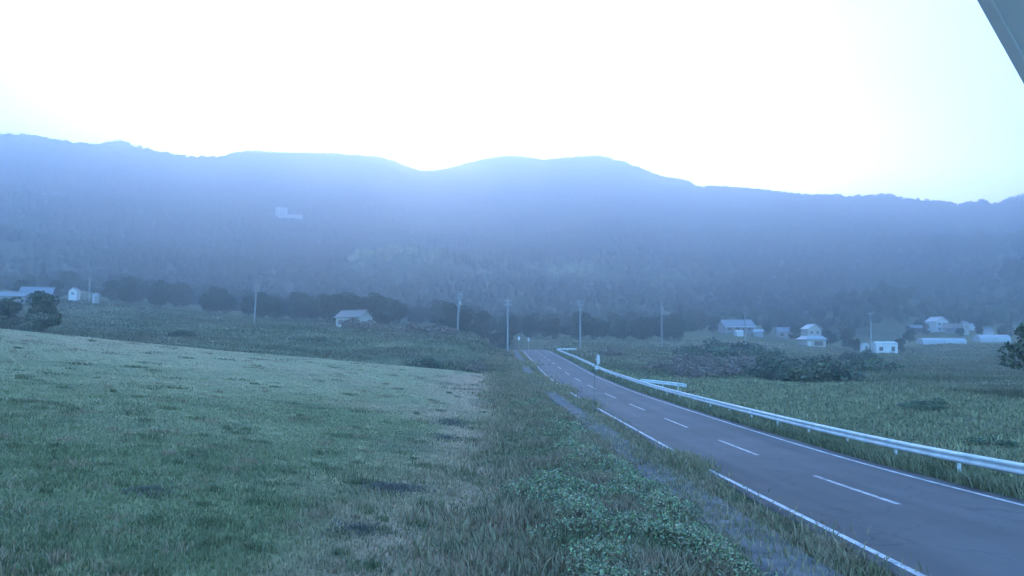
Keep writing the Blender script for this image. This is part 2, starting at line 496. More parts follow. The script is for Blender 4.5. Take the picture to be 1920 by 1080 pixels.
# ------------------------------------------------------------------ road, markings, pavement
def strip(y0, y1, step, off0, off1, lift, n=1, edge=0.0, seed=0, thick=0.0):
    Y = np.arange(y0, y1 + step * 0.5, step)
    xl = road_xl(Y); z = road_z(Y)
    w = edge * fbm(Y / 1.7, Y * 0 + seed, seed, 3)
    cols = []
    for k in range(n + 1):
        o = off0 + (off1 - off0) * k / n
        ww = -w if k == 0 else (w if k == n else 0)
        X = xl + o + ww
        cols.append(np.stack([X, Y, z + lift], 1))
    V = np.stack(cols, 1)
    nr = len(Y)
    if thick:
        lo = V.copy(); lo[:, :, 2] -= thick
        V = np.concatenate([lo[:, :1], V, lo[:, -1:]], 1)
    return V.reshape(-1, 3), grid_faces(nr, V.shape[1])

v, f = strip(-50, 250, 1.0, -0.35, ROAD_W + 0.55, 0.0, 4, 0.05, 3, 0.12)
road = link('road', mesh_np('road', v, f), M['asphalt'], kind='structure', smooth=True)
for off in (0.0, ROAD_W):
    v, f = strip(-50, 246, 0.5, off - 0.075, off + 0.075, 0.006, 1)
    link('edge_line', mesh_np('edge_line', v, f), M['paint'], parent=road)
# centre dashes: 5 m painted, 5 m open
y0 = -36.1
k = 0
while y0 < 200:
    v, f = strip(y0, y0 + 5.4, 0.45, ROAD_W / 2 - 0.075, ROAD_W / 2 + 0.075, 0.006, 1)
    link('centre_dash', mesh_np('centre_dash', v, f), M['paint'], parent=road)
    y0 += 11.0

v, f = strip(-50, 205, 0.6, -2.55, -1.3, 0.05, 3, 0.10, 12, 0.16)
M['pavement'] = plain('pavement', (0.17, 0.15, 0.135), 0.97, 0.4, 1.3, bump=0.3)
M['pavement'].node_tree.nodes['Principled BSDF'].inputs['Specular IOR Level'].default_value = 0.1
link('pavement', mesh_np('pavement', v, f), M['pavement'], kind='structure', smooth=True)

# ------------------------------------------------------------------ guardrails
def rail_profile():
    # W-beam section: (outward towards the road, height)
    return [(0.00, 0.175), (0.03, 0.165), (0.075, 0.12), (0.075, 0.07), (0.02, 0.02), (0.02, -0.02), (0.075, -0.07), (0.075, -0.12), (0.03, -0.165), (0.0, -0.175)]

def make_rail(path, label, spacing, face=-1, flare=True):
    """path: list of ground points; face: side the corrugation looks to (-1 = left of travel)"""
    base = Vector(path[0])
    root = thing('guardrail', base, label, 'guardrail')
    P = [Vector(p) - base for p in path]
    prof = rail_profile(); n = len(prof)
    V = []; Fq = []
    for th in (0.0, -0.006):
        for i, p in enumerate(P):
            d = P[min(i + 1, len(P) - 1)] - P[max(i - 1, 0)]; d.z = 0; d.normalize()
            nr = Vector((-d.y, d.x, 0)) * (1 if face < 0 else -1)
            for (o, h) in prof:
                V.append(tuple(p + nr * (o + th) + Vector((0, 0, 0.60 + h))))
    m = len(P)
    for s in (0, 1):
        b = s * m * n
        for i in range(m - 1):
            for k in range(n - 1):
                q = (b + i * n + k, b + i * n + k + 1, b + (i + 1) * n + k + 1, b + (i + 1) * n + k)
                Fq.append(q if s == 0 else q[::-1])
    me = bpy.data.meshes.new('beam'); me.from_pydata(V, [], Fq); me.update()
    link('beam', me, M['rail_white'], root)
    # rounded end wings
    for i, s in ((0, -1), (m - 1, 1)):
        p = P[i]; d = (P[min(i + 1, m - 1)] - P[max(i - 1, 0)]); d.z = 0; d.normalize()
        nr = Vector((-d.y, d.x, 0)) * (1 if face < 0 else -1)
        w = MB()
        pts = []
        for t in range(7):
            an = math.pi * t / 6
            pts.append(p + d * s * (0.06 + 0.16 * math.sin(an)) + nr * (0.05 - 0.05 * math.cos(an)) - nr * 0.02)
        for t in range(6):
            a, b2 = pts[t], pts[t + 1]
            w.slab([a + Vector((0, 0, 0.43)), b2 + Vector((0, 0, 0.43)), b2 + Vector((0, 0, 0.775)), a + Vector((0, 0, 0.775))], 0.006)
        w.build('end_wing', M['rail_white'], root)
    # posts
    L = [0]
    for i in range(1, m): L.append(L[-1] + (P[i] - P[i - 1]).length)
    s = 0.3
    pm = MB().tube([(0, 0, -0.5), (0, 0, 0.72)], [0.057, 0.057], 10).mesh('post')
    while s < L[-1]:
        i = max(j for j in range(m) if L[j] <= s); t = (s - L[i]) / max(1e-6, L[min(i + 1, m - 1)] - L[i])
        p = P[i].lerp(P[min(i + 1, m - 1)], t)
        d = P[min(i + 1, m - 1)] - P[max(i - 1, 0)]; d.z = 0; d.normalize()
        nr = Vector((-d.y, d.x, 0)) * (1 if face < 0 else -1)
        o = link('post', pm, M['rail_white'], root); o.location = p - nr * 0.075
        s += spacing
    return root

RO = ROAD_W + 1.55
def rp(y, o=0.0, dz=0.0): return (float(road_xl(y)) + RO + o, y, float(road_z(y)) + dz)
make_rail([rp(y) for y in np.arange(-20, 176.1, 1.5)], 'long white corrugated guardrail following the road up to the crest', 4.0)
b0 = rp(75.5, 0.35)
br = []
for t in np.linspace(0, 1, 9):
    x = b0[0] + 0.2 + 3.4 * t; y = 76.2 - 3.6 * t ** 1.5 - 0.4 * t
    br.append((x, y, b0[2] + 0.05 - 0.25 * t))
make_rail(br, 'short white guardrail turning off beside the side lane', 2.0, face=1)
b1 = rp(176.5, 0.3)
br = [(b1[0] + 0.2 + 4.2 * t, 177.3 + 0.8 * t, b1[2] + 0.05) for t in np.linspace(0, 1, 6)]
make_rail(br, 'short white guardrail turning off at the road crest', 2.0, face=1)

# ------------------------------------------------------------------ signpost and small roadside things
def signpost():
    d = 53.0
    base = at(1107, 770, d); base.z = float(road_z(d)) - 0.02
    base.x = float(road_xl(d)) - 0.45; 
    root = thing('signpost', base, 'thin dark signpost leaning on the verge with pale plates seen almost edge on', 'signpost')
    MB().tube([(0, 0, -0.3), (0.14, 0, 1.9), (0.30, 0, 3.75)], [0.03, 0.028, 0.026], 10).build('pole', M['post_grey'], root)
    # round plate turned mostly away from the lens
    w = MB(); n = 20
    rim = [Vector((0.17 * math.cos(2 * math.pi * k / n), 0.4 * math.cos(2 * math.pi * k / n), 0.36 * math.sin(2 * math.pi * k / n))) for k in range(n)]
    c = Vector((0.43, -0.07, 3.48))
    w.slab([c + r for r in rim], 0.025)
    w.build('round_plate', M['wall_white'], root)
    c2 = Vector((0.33, -0.05, 2.92))
    w = MB().slab([c2 + Vector((-0.17, -0.3, -0.13)), c2 + Vector((0.17, 0.3, -0.13)), c2 + Vector((0.17, 0.3, 0.13)), c2 + Vector((-0.17, -0.3, 0.13))], 0.02)
    w.build('lower_plate', M['wall_white'], root)
    for z in (3.48, 2.92):
        MB().box(0.2, 0.42, -0.03, 0.02, z - 0.03, z + 0.03).build('bracket', M['galv'], root)
signpost()

def marker(px, d, h, w, lab):
    p = on_ground(px, d)
    root = thing('roadside_marker', p, lab, 'marker')
    MB().tube([(0, 0, -0.3), (0, 0, h)], [0.03, 0.03], 8).build('post', M['galv'], root)
    MB().box(-w / 2, w / 2, -0.045, -0.02, h - 0.9, h).build('plate', M['wall_white'], root)
marker(973, 192, 3.6, 0.55, 'pale plate on a post beyond the road crest, the taller of two')
marker(991, 197, 3.4, 0.45, 'smaller tilted pale plate on a post beyond the road crest')

# ------------------------------------------------------------------ utility poles
def utility_pole(pos, h, label, arms=1, transformer=False, rz=0.0, lean=0.0):
    root = thing('utility_pole', pos, label, 'utility pole', 'concrete utility poles of the valley', rz)
    MB().tube([(0, 0, -0.8), (0, 0, h * 0.5), (0, 0, h)], [0.21, 0.18, 0.14], 12).build('pole', M['concrete'], root)
    for k in range(arms):
        z = h - 0.5 - 0.9 * k
        arm = MB().box(-0.9, 0.9, -0.22, -0.14, z - 0.05, z + 0.05).build('crossarm', M['galv'], root)
        for x in (-0.8, -0.3, 0.8):
            MB().tube([(x, -0.18, z + 0.05), (x, -0.18, z + 0.13), (x, -0.18, z + 0.2), (x, -0.18, z + 0.26)], [0.03, 0.07, 0.045, 0.06], 8).build('insulator', M['wall_white'], arm)
    if transformer:
        MB().tube([(0.42, 0, h - 2.9), (0.42, 0, h - 2.85), (0.42, 0, h - 2.1), (0.42, 0, h - 2.0)], [0.2, 0.26, 0.26, 0.18], 12).build('transformer', M['galv'], root)
    root.rotation_euler[1] = lean
    return root

def pole_at(px, ybase, ytop, label, **kw):
    """a pole about 10.5 m tall whose foot stands on the ground"""
    d = 10.5 * F / (ybase - ytop)
    p = on_ground(px, d)
    a, h = pix_ah(px, ytop)
    H = CAM_Z + h * d - p.z
    utility_pole(p, max(8.0, min(15.0, H)), label, **kw)

pole_at(165, 562, 504, 'concrete utility pole above the field beside the small white house', rz=0.4)
pole_at(476, 601, 533, 'slightly leaning concrete utility pole standing alone in the lower meadow', rz=0.7, lean=0.05)
pole_at(858, 627, 549, 'bright concrete utility pole on top of the grassy bank by the road', arms=2, transformer=True, rz=0.3, lean=0.02)
pole_at(952, 645, 560, 'concrete utility pole on the left side of the road crest', rz=0.2, arms=2)
pole_at(1088, 640, 562, 'concrete utility pole on the right side of the road crest', rz=0.2, arms=2)
pole_at(1241, 605, 545, 'faint concrete utility pole in front of the wooded spur', rz=0.9)
pole_at(1397, 640, 574, 'concrete utility pole in front of the long pale roofed house', rz=0.5)
pole_at(1633, 655, 585, 'concrete utility pole beside the white shed with two dark windows', rz=0.1)

# ------------------------------------------------------------------ houses
def gable(root, w, dp, eave, ridge, wall, roof, over=0.5, wins=(), door=None, z0=-0.6, along='x', roof_th=0.14, y_off=0.0):
    """walls, gable roof, windows; front faces -Y"""
    W = MB(); hw, hd = w / 2, dp / 2
    if along == 'x':
        for y in (-hd, hd): pass
        W.v += [(-hw, -hd, z0), (hw, -hd, z0), (hw, hd, z0), (-hw, hd, z0), (-hw, -hd, eave), (hw, -hd, eave), (hw, hd, eave), (-hw, hd, eave), (-hw, 0, ridge), (hw, 0, ridge)]
        W.f += [(0, 1, 5, 4), (2, 3, 7, 6), (1, 2, 6, 9, 5), (3, 0, 4, 8, 7), (4, 5, 9, 8), (6, 7, 8, 9)]
    else:
        W.v += [(-hw, -hd, z0), (hw, -hd, z0), (hw, hd, z0), (-hw, hd, z0), (-hw, -hd, eave), (hw, -hd, eave), (hw, hd, eave), (-hw, hd, eave), (0, -hd, ridge), (0, hd, ridge)]
        W.f += [(0, 1, 5, 8, 4), (2, 3, 7, 9, 6), (1, 2, 6, 5), (3, 0, 4, 7), (5, 6, 9, 8), (7, 4, 8, 9)]
    W.build('wall', wall, root)
    R = MB()
    if along == 'x':
        sl = (ridge - eave) / hd; ez = eave - sl * over
        x0, x1 = -hw - over, hw + over; up = 0.18
        R.slab([(x0, -hd - over, ez + up), (x1, -hd - over, ez + up), (x1, 0, ridge + up), (x0, 0, ridge + up)], roof_th)
        R.slab([(x1, hd + over, ez + up), (x0, hd + over, ez + up), (x0, 0.001, ridge + up), (x1, 0.001, ridge + up)], roof_th)
    else:
        sl = (ridge - eave) / hw; ez = eave - sl * over
        y0, y1 = -hd - over, hd + over; up = 0.18
        R.slab([(-hw - over, y1, ez + up), (-hw - over, y0, ez + up), (0, y0, ridge + up), (0, y1, ridge + up)], roof_th)
        R.slab([(hw + over, y0, ez + up), (hw + over, y1, ez + up), (0.001, y1, ridge + up), (0.001, y0, ridge + up)], roof_th)
    ro = R.build('roof', roof, root)
    RC = MB()
    if along == 'x': RC.box(-hw - over + 0.05, hw + over - 0.05, -0.14, 0.14, ridge + 0.16, ridge + 0.36)
    else: RC.box(-0.14, 0.14, -hd - over + 0.05, hd + over - 0.05, ridge + 0.16, ridge + 0.36)
    RC.build('ridge_cap', roof, ro)
    for (x, z, ww, hh) in wins:
        wo_ = MB().box(x - ww / 2, x + ww / 2, -hd - 0.03, -hd + 0.02, z, z + hh).build('window', M['glass'], root)
        fr = MB(); t = 0.07
        fr.box(x - ww / 2 - t, x + ww / 2 + t, -hd - 0.07, -hd - 0.034, z + hh, z + hh + t).box(x - ww / 2 - t, x + ww / 2 + t, -hd - 0.07, -hd - 0.034, z - t, z)
        fr.box(x - ww / 2 - t, x - ww / 2, -hd - 0.07, -hd - 0.034, z, z + hh).box(x + ww / 2, x + ww / 2 + t, -hd - 0.07, -hd - 0.034, z, z + hh).box(x - t / 2, x + t / 2, -hd - 0.07, -hd - 0.034, z, z + hh)
        fr.build('frame', M['wall_white'], wo_)
    if door is not None:
        MB().box(door - 0.5, door + 0.5, -hd - 0.04, -hd + 0.02, 0, 2.0).build('door', M['wall_brown'], root)

def house(px, d, label, rz, name='house', cat='house', **kw):
    p = on_ground(px, d)
    root = thing(name, p, label, cat, None, rz)
    gable(root, **kw)
    return root

# pale house among shrubs on the left
r_ = house(664, 212, 'pale gabled house half hidden by brown shrubs in the left meadow', -0.45, w=8.2, dp=6.0, eave=2.9, ridge=4.7, wall=M['wall_cream'], roof=M['roof_brown'],
           wins=((-2.4, 0.9, 1.6, 1.2), (0.4, 0.9, 1.6, 1.2), (3.0, 0.9, 1.0, 1.2)), door=-0.9)
# long pale roofed house
r_ = house(1380, 338, 'long house with pale roof band on the rise right of the road', 0.1, w=13.6, dp=8, eave=3.2, ridge=5.6, wall=M['wall_grey'], roof=M['roof_grey'],
           wins=((-4.5, 0.9, 2.0, 1.3), (-1, 0.9, 2.0, 1.3), (4.6, 0.9, 1.6, 1.3)), door=2.2)
MB().slab([(-7.2, -5.9, 2.35), (7.2, -5.9, 2.35), (7.2, -4.05, 2.95), (-7.2, -4.05, 2.95)], 0.1).build('porch_roof', M['roof_pale'], r_)
for x in (-6.8, 0, 6.8): MB().box(x - 0.07, x + 0.07, -5.7, -5.56, -0.5, 2.3).build('porch_post', M['wall_white'], r_)
house(1385, 318, 'tiny white shed below the long pale roofed house', 0.2, name='shed', cat='shed', w=3.0, dp=2.4, eave=1.7, ridge=2.2, wall=M['wall_white'], roof=M['wall_white'], over=0.2)
house(1422, 325, 'small grey shed beside the long pale roofed house', -0.3, name='shed', cat='shed', w=3.8, dp=3, eave=2.2, ridge=3.0, wall=M['wall_grey'], roof=M['roof_pale'], over=0.3)
house(1471, 350, 'low house with dull pinkish walls and grey roof', -0.2, w=6.6, dp=6, eave=2.9, ridge=4.7, wall=M['wall_pink'], roof=M['roof_grey'], wins=((-1.6, 0.9, 1.4, 1.2), (1.6, 0.9, 1.4, 1.2)))
# two-storey house with a skirt roof
r_ = house(1521, 300, 'two storey house with bright upper roof and wide lower roof', 0.12, w=5.4, dp=5.4, eave=7.0, ridge=8.7, wall=M['wall_cream'], roof=M['roof_pale'], along='y', over=0.5,
           wins=((-1.3, 4.9, 1.3, 1.2), (1.3, 4.9, 1.3, 1.2)))
LW = MB().box(-4.0, 4.0, -3.6, 3.4, -0.6, 2.7).build('lower_wall', M['wall_cream'], r_)
LR = MB()
o, i_ = 4.7, 2.78; z0_, z1_ = 2.75, 4.2
LR.slab([(-o, -4.3, z0_), (o, -4.3, z0_), (i_, -2.75, z1_), (-i_, -2.75, z1_)], 0.12).slab([(o, -4.3, z0_), (o, 4.1, z0_), (i_, 2.75, z1_), (i_, -2.75, z1_)], 0.12)
LR.slab([(o, 4.1, z0_), (-o, 4.1, z0_), (-i_, 2.75, z1_), (i_, 2.75, z1_)], 0.12).slab([(-o, 4.1, z0_), (-o, -4.3, z0_), (-i_, -2.75, z1_), (-i_, 2.75, z1_)], 0.12)
LR.build('lower_roof', M['roof_pale'], r_)
MB().box(-3.4, -2.2, -3.66, -3.62, 0.2, 1.9).build('shutter', M['wall_white'], r_)
MB().box(-0.8, 2.8, -3.65, -3.61, 0.3, 2.0).build('window', M['glass'], r_)
# white shed with two dark windows and the little store
r_ = house(1657, 245, 'white flat shed with two dark windows beside a utility pole', 0.0, name='shed', cat='shed', w=7.0, dp=3.4, eave=3.1, ridge=3.45, wall=M['wall_white'], roof=M['wall_white'], over=0.15,
           wins=((-1.9, 0.8, 1.2, 1.2), (2.0, 0.6, 1.1, 1.5)))
house(1620, 247, 'small white store box left of the white shed', 0.0, name='shed', cat='shed', w=1.9, dp=2.2, eave=2.4, ridge=2.7, wall=M['wall_white'], roof=M['roof_pale'], over=0.12, door=0.1)
# bright white house on the slope and its neighbours
r_ = house(1757, 385, 'bright white house with gabled front high on the right slope', 0.25, w=7.4, dp=7, eave=5.2, ridge=7.4, wall=M['wall_white'], roof=M['roof_pale'], along='y',
           wins=((-1.8, 3.2, 1.5, 1.2), (1.6, 3.2, 1.5, 1.2), (-1.8, 0.7, 1.5, 1.3)), door=1.5)
house(1787, 372, 'brown roofed annex beside the bright white house', -0.5, w=8.5, dp=5.5, eave=2.6, ridge=4.6, wall=M['wall_grey'], roof=M['roof_brown'], wins=((-2, 0.8, 1.5, 1.2), (2, 0.8, 1.5, 1.2)))
house(1808, 365, 'narrow tall pale building between annex and vinyl greenhouse', 0.1, w=2.8, dp=3.0, eave=5.4, ridge=6.3, wall=M['wall_cream'], roof=M['roof_grey'], over=0.2, wins=((0, 3.2, 0.9, 1.0),))
house(1821, 395, 'little white hut up the slope behind the narrow pale building', 0.3, name='hut', cat='hut', w=2.8, dp=2.6, eave=2.2, ridge=3.0, wall=M['wall_white'], roof=M['roof_pale'], over=0.2)
house(1722, 395, 'low grey roofed barn left of the bright white house', 0.05, name='barn', cat='barn', w=10, dp=5, eave=2.2, ridge=3.6, wall=M['wall_brown'], roof=M['roof_grey'])
house(1853, 345, 'small pale hut behind the wide vinyl greenhouse', 0.0, name='hut', cat='hut', w=3.0, dp=3, eave=3.4, ridge=4.6, wall=M['wall_white'], roof=M['roof_grey'], over=0.3)

def greenhouse(px, d, w, dp, h, label, rz=0.0):
    p = on_ground(px, d)
    root = thing('greenhouse', p, label, 'greenhouse', None, rz)
    n = 10; prof = [(-dp / 2 * math.cos(math.pi * k / n), h * math.sin(math.pi * k / n) ** 0.75) for k in range(n + 1)]
    w_ = MB()
    for k in range(n):
        (ya, za), (yb, zb) = prof[k], prof[k + 1]
        w_.poly([(-w / 2, ya, za - 0.3 * (k == 0)), (w / 2, ya, za - 0.3 * (k == 0)), (w / 2, yb, zb), (-w / 2, yb, zb)])
    for x in (-w / 2, w / 2):
        w_.poly([(x, y, z) for y, z in (prof if x > 0 else prof[::-1])])
    w_.build('film_cover', M['vinyl'], root)
    k = int(w / 1.8)
    for i in range(k + 1):
        x = -w / 2 + w * i / k
        hp = MB().tube([(x, y * 1.01, z * 1.01) for y, z in prof], [0.03] * (n + 1), 6)
        hp.build('hoop', M['galv'], root)
    MB().box(-0.7, 0.7, -dp / 2 - 0.06, -dp / 2 + 0.02, 0, min(1.8, h * 0.7)).build('door', M['vinyl'], root)
greenhouse(1764, 300, 17.5, 5, 2.2, 'long low pale vinyl greenhouse below the bright white house', 0.02)
greenhouse(1858, 315, 12.5, 6, 3.0, 'wide pale vinyl greenhouse beside the dark tree', -0.05)

# houses at the left margin
house(18, 235, 'low long grey farm building above the field', 0.1, w=10.5, dp=5.5, eave=2.0, ridge=3.2, wall=M['wall_grey'], roof=M['wall_grey'], wins=((-2.5, 0.7, 1.6, 1.0), (2.5, 0.7, 1.6, 1.0)))
house(68, 240, 'grey gabled farmhouse beyond the field behind the dark round tree', 0.35, w=8.5, dp=6, eave=2.8, ridge=4.8, wall=M['wall_grey'], roof=M['roof_grey'], wins=((-2, 0.9, 1.4, 1.1), (2, 0.9, 1.4, 1.1)))
house(137, 262, 'small white house left of a faint utility pole', 0.2, w=2.6, dp=3.5, eave=3.4, ridge=4.4, wall=M['wall_white'], roof=M['roof_grey'], along='y', over=0.25, wins=((0, 2.0, 0.9, 0.8),))
def tank(px, d, label):
    p = on_ground(px, d)
    root = thing('water_tank', p, label, 'tank')
    MB().tube([(0, 0, -0.3), (0, 0, 0.2), (0, 0, 2.6), (0, 0, 3.1), (0, 0, 3.3)], [1.15, 1.2, 1.2, 0.9, 0.4], 20).build('shell', M['concrete'], root)
    MB().tube([(0, 0, 3.28), (0, 0, 3.5)], [0.3, 0.28], 12).build('lid', M['galv'], root)
    for y in (-1.0,): MB().box(-0.25, 0.25, -1.3, -1.22, 0.0, 2.8).build('ladder', M['galv'], root)
tank(177, 252, 'pale upright tank beside a faint utility pole')

# hotel-like block high on the mountain
bp_ = hit(529, 407, 820, 1900)
r_ = thing('hillside_building', bp_, 'white block with a low wing high on the wooded mountain', 'building', None, 0.2)
M['wall_bright'] = plain('wall_bright', (0.85, 0.85, 0.84), 0.6, 0.04, 0.2)
MB().box(-9, 7, -7, 7, -6, 13).build('block', M['wall_bright'], r_)
MB().box(7.02, 30, -5, 6, -8, 3.5).build('wing', M['wall_bright'], r_)
MB().box(-9.4, 7.4, -7.4, 7.4, 13.0, 13.7).build('roof', M['wall_bright'], r_)
MB().box(7.4, 30.4, -5.4, 6.4, 3.52, 4.1).build('wing_roof', M['roof_pale'], r_)
for k in range(3):
    for j in range(3):
        MB().box(-6.5 + 4.4 * j, -4.9 + 4.4 * j, -7.1, -6.98, 1.0 + 3.6 * k, 2.3 + 3.6 * k).build('window', M['glass'], r_)
bp2 = hit(93, 370, 780, 1500)
r2_ = thing('hillside_building', bp2, 'long dull pale building on the wooded slope at the upper left', 'building', None, -0.1)
MB().box(-18, 18, -6, 6, -6, 3.5).build('block', M['wall_grey'], r2_)
MB().slab([(-19, -7, 3.5), (19, -7, 3.5), (19, 0, 6), (-19, 0, 6)], 0.3).slab([(19, 7, 3.5), (-19, 7, 3.5), (-19, 0.01, 6), (19, 0.01, 6)], 0.3).build('roof', M['roof_grey'], r2_)
for j in range(6): MB().box(-15 + 5.4 * j, -12 + 5.4 * j, -6.1, -5.98, 0.5, 2.5).build('window', M['glass'], r2_)

# ------------------------------------------------------------------ solar panel over the lens (upper right corner of the view)
def solar_panel():
    A = at(1862, 0, 1.25); B = at(1946, 150, 1.25)
    dr = (B - A).normalized()
    p0 = A - dr * 0.45; p1 = B + dr * 0.15
    back = Vector((0.10, -0.95, 0.0))
    nrm = dr.cross(back).normalized()
    if nrm.z < 0: nrm = -nrm
    foot = Vector((1.6, 0.25, gz(1.6, 0.25)))
    root = thing('solar_panel', foot, 'dark tilted panel overhead cutting the sky\'s upper right corner', 'solar panel')
    L = lambda p: Vector(p) - foot
    q = [L(p0), L(p1), L(p1 + back), L(p0 + back)]
    if (q[1] - q[0]).cross(q[2] - q[0]).z < 0: q = q[::-1]
    MB().slab([v_ + nrm * 0.0 for v_ in q], 0.012).build('backsheet', M['sheet_grey'], root)
    MB().slab([v_ + nrm * 0.017 for v_ in q], 0.004).build('cell_sheet', M['cells'], root)
    fr = [q[0], q[1], q[2], q[3]]
    for i in range(4):
        a, b = fr[i], fr[(i + 1) % 4]
        MB().tube([a + nrm * 0.0, b + nrm * 0.0], [0.02, 0.02], 4).build('frame_bar', M['sheet_grey'], root)
    mid = (q[0] + q[1] + q[2] + q[3]) / 4
    mid -= nrm * 0.03
    MB().tube([(0, 0, -0.6), (0, 0, mid.z - 0.25)], [0.045, 0.045], 12).build('mast', M['galv'], root)
    MB().tube([(0, 0, mid.z - 0.28), tuple(mid)], [0.03, 0.03], 8).build('bracket_arm', M['galv'], root)
solar_panel()

# ------------------------------------------------------------------ foliage
def leaf_cloud(n, fn, size, seed, tint, tvar=0.3, flat=0.0):
    """n small leaf quads at points from fn(rng, n) -> (n,3)"""
    r = np.random.default_rng(seed)
    c = fn(r, n)
    d1 = r.normal(size=(n, 3)); d1 /= np.linalg.norm(d1, axis=1)[:, None]
    d2 = r.normal(size=(n, 3)); d2[:, 2] *= (1 - flat)
    d1[:, 2] *= (1 - flat); d1 /= np.linalg.norm(d1, axis=1)[:, None]
    d2 -= d1 * (d1 * d2).sum(1)[:, None]; d2 /= np.linalg.norm(d2, axis=1)[:, None] + 1e-9
    s = size * r.uniform(0.6, 1.35, n)[:, None]
    v = np.stack([c - d1 * s, c + d2 * s * 0.55, c + d1 * s, c - d2 * s * 0.55], 1).reshape(-1, 3)
    f = np.arange(n * 4).reshape(-1, 4)
    t = np.asarray(tint)[None] * (1 + tvar * r.normal(size=(n, 1)).clip(-2, 2)) * (1 + 0.12 * r.normal(size=(n, 3)))
    return v, f, np.repeat(np.clip(t, 0.005, 0.6), 4, 0)

def lobes(r, n, cen, rad):
    """points near the surfaces of several overlapping ellipsoids"""
    k = r.integers(0, len(cen), n)
    d = r.normal(size=(n, 3)); d /= np.linalg.norm(d, axis=1)[:, None]
    q = r.uniform(0.55, 1.05, n) ** 0.6
    return np.asarray(cen)[k] + d * np.asarray(rad)[k] * q[:, None]

def tree_meshes(kind, seed):
    r = random.Random(seed)
    if kind == 'conifer':
        h = 12.0; cen = []; rad = []
        for i in range(13):
            t = i / 12; z = h * (0.16 + 0.82 * t); R = 2.5 * (1 - t) ** 0.8 + 0.25
            for j in range(max(1, int(5 * (1 - t)) + 1)):
                an = r.random() * 6.283
                cen.append((R * 0.55 * math.cos(an), R * 0.55 * math.sin(an), z + r.uniform(-.3, .3))); rad.append((R * 0.55, R * 0.55, 0.75))
        tint = (0.03, 0.048, 0.026); n = 2600; sz = 0.30; tr = 0.22
    else:
        h = 8.5; cen = []; rad = []
        for i in range(22):
            an = r.random() * 6.283; z = r.uniform(0.16, 0.95) * h; R = 2.9 * math.sqrt(max(0.05, 1 - ((z / h - 0.5) / 0.56) ** 2)) * r.uniform(0.4, 1.0)
            q = r.uniform(0.9, 1.5)
            cen.append((R * math.cos(an), R * math.sin(an), z)); rad.append((q, q, q * 0.8))
        tint = (0.07, 0.09, 0.045); n = 4200; sz = 0.25; tr = 0.2
    v, f, t = leaf_cloud(n, lambda g, m: lobes(g, m, cen, rad), sz, seed, tint, 0.35)
    cm = mesh_np('crown_' + kind, v, f, t); cm.materials.append(M['leaf'])
    tm = MB()
    tm.tube([(0, 0, -0.5), (0.1, 0, h * 0.35), (0, 0.1, h * 0.7), (0, 0, h * 0.93)], [tr, tr * 0.75, tr * 0.45, 0.04], 8)
    for i in range(7):
        c = cen[r.randrange(len(cen))]
        z = max(h * 0.2, c[2] - 1.4)
        tm.tube([(0, 0, z), (c[0] * 0.5, c[1] * 0.5, (z + c[2]) / 2), c], [tr * 0.4, tr * 0.25, 0.02], 5)
    tmm = tm.mesh('trunk_' + kind); tmm.materials.append(M['bark'])
    return cm, tmm

TREES = {('conifer', i): tree_meshes('conifer', 100 + i) for i in range(3)}
TREES.update({('broad', i): tree_meshes('broad', 200 + i) for i in range(4)})

def plant_tree(pos, kind, var, s, label, group=None, sxy=1.0, name=None):
    cm, tm = TREES[(kind, var)]
    root = thing(name or ('conifer_tree' if kind == 'conifer' else 'broadleaf_tree'), pos, label, 'tree', group, random.random() * 6.28)
    root.scale = (s * sxy, s * sxy, s)
    link('trunk', tm, None, root); link('crown', cm, None, root)
    return root

# trees along the foot of the mountains
def hidden_zone(px, d):
    return False
spots = []
for i in range(120):
    px = rng.uniform(-60, 1980); d = rng.uniform(345, 500)
    if 620 < px < 1300 and d < 350: continue
    if 1330 < px < 1560 and d < 395: continue
    if 1590 < px < 1900 and d < 420: continue
    if px < 220 and d < 300: continue
    spots.append((px, d))
for i in range(130):
    px = rng.uniform(230, 1290); d = float(np.interp(px, [230, 480, 660, 860, 1000, 1290], [300, 268, 248, 245, 262, 300])) + rng.uniform(0, 1) ** 1.3 * 120
    spots.append((px, d))
for i, (px, d) in enumerate(spots):
    kind = 'conifer' if (i % 9) == 0 and d > 400 else 'broad'
    plant_tree(on_ground(px, d), kind, i % 3, float(rng.uniform(0.8, 1.25)), 'dark pointed conifer at the foot of the wooded slope' if kind == 'conifer' else 'rounded leafy tree at the foot of the wooded slope',
               'conifers at the foot of the slope' if kind == 'conifer' else 'leafy trees at the foot of the slope')
# single trees
for px, d, v_, sc, lab in [
    (1338, 350, 0, 0.8, 'leafy tree at the left end of the long house'), (1436, 345, 1, 0.7, 'leafy tree between the long house and the pinkish house'),
    (1492, 345, 2, 0.75, 'leafy tree between the pinkish house and the two storey house'), (1556, 318, 3, 0.85, 'leafy tree right of the two storey house'),
    (1592, 300, 0, 0.9, 'spreading tree standing free between two storey house and white shed'), (1600, 256, 1, 0.55, 'small tree left of the little white store box'),
    (1688, 262, 2, 0.5, 'low tree at the right end of the white windowed shed'), (1704, 330, 3, 0.75, 'leafy tree in front of the low grey roofed barn'),
    (1738, 372, 0, 0.6, 'small tree at the left corner of the bright white house'), (1799, 350, 1, 0.5, 'small tree below the brown roofed annex'),
    (1836, 372, 2, 0.75, 'leafy tree behind the wide vinyl greenhouse'), (1884, 335, 3, 0.9, 'leafy tree at the right end of the wide vinyl greenhouse'),
    (105, 270, 0, 0.8, 'leafy tree between the grey farmhouse and the small white house'), (40, 262, 1, 0.85, 'leafy tree behind the low long farm building'),
    (205, 280, 2, 0.9, 'leafy tree behind the pale upright tank'), (720, 226, 3, 0.5, 'small tree at the back of the pale gabled house')]:
    plant_tree(on_ground(px, d), 'broad', v_, sc, lab, sxy=1.15)
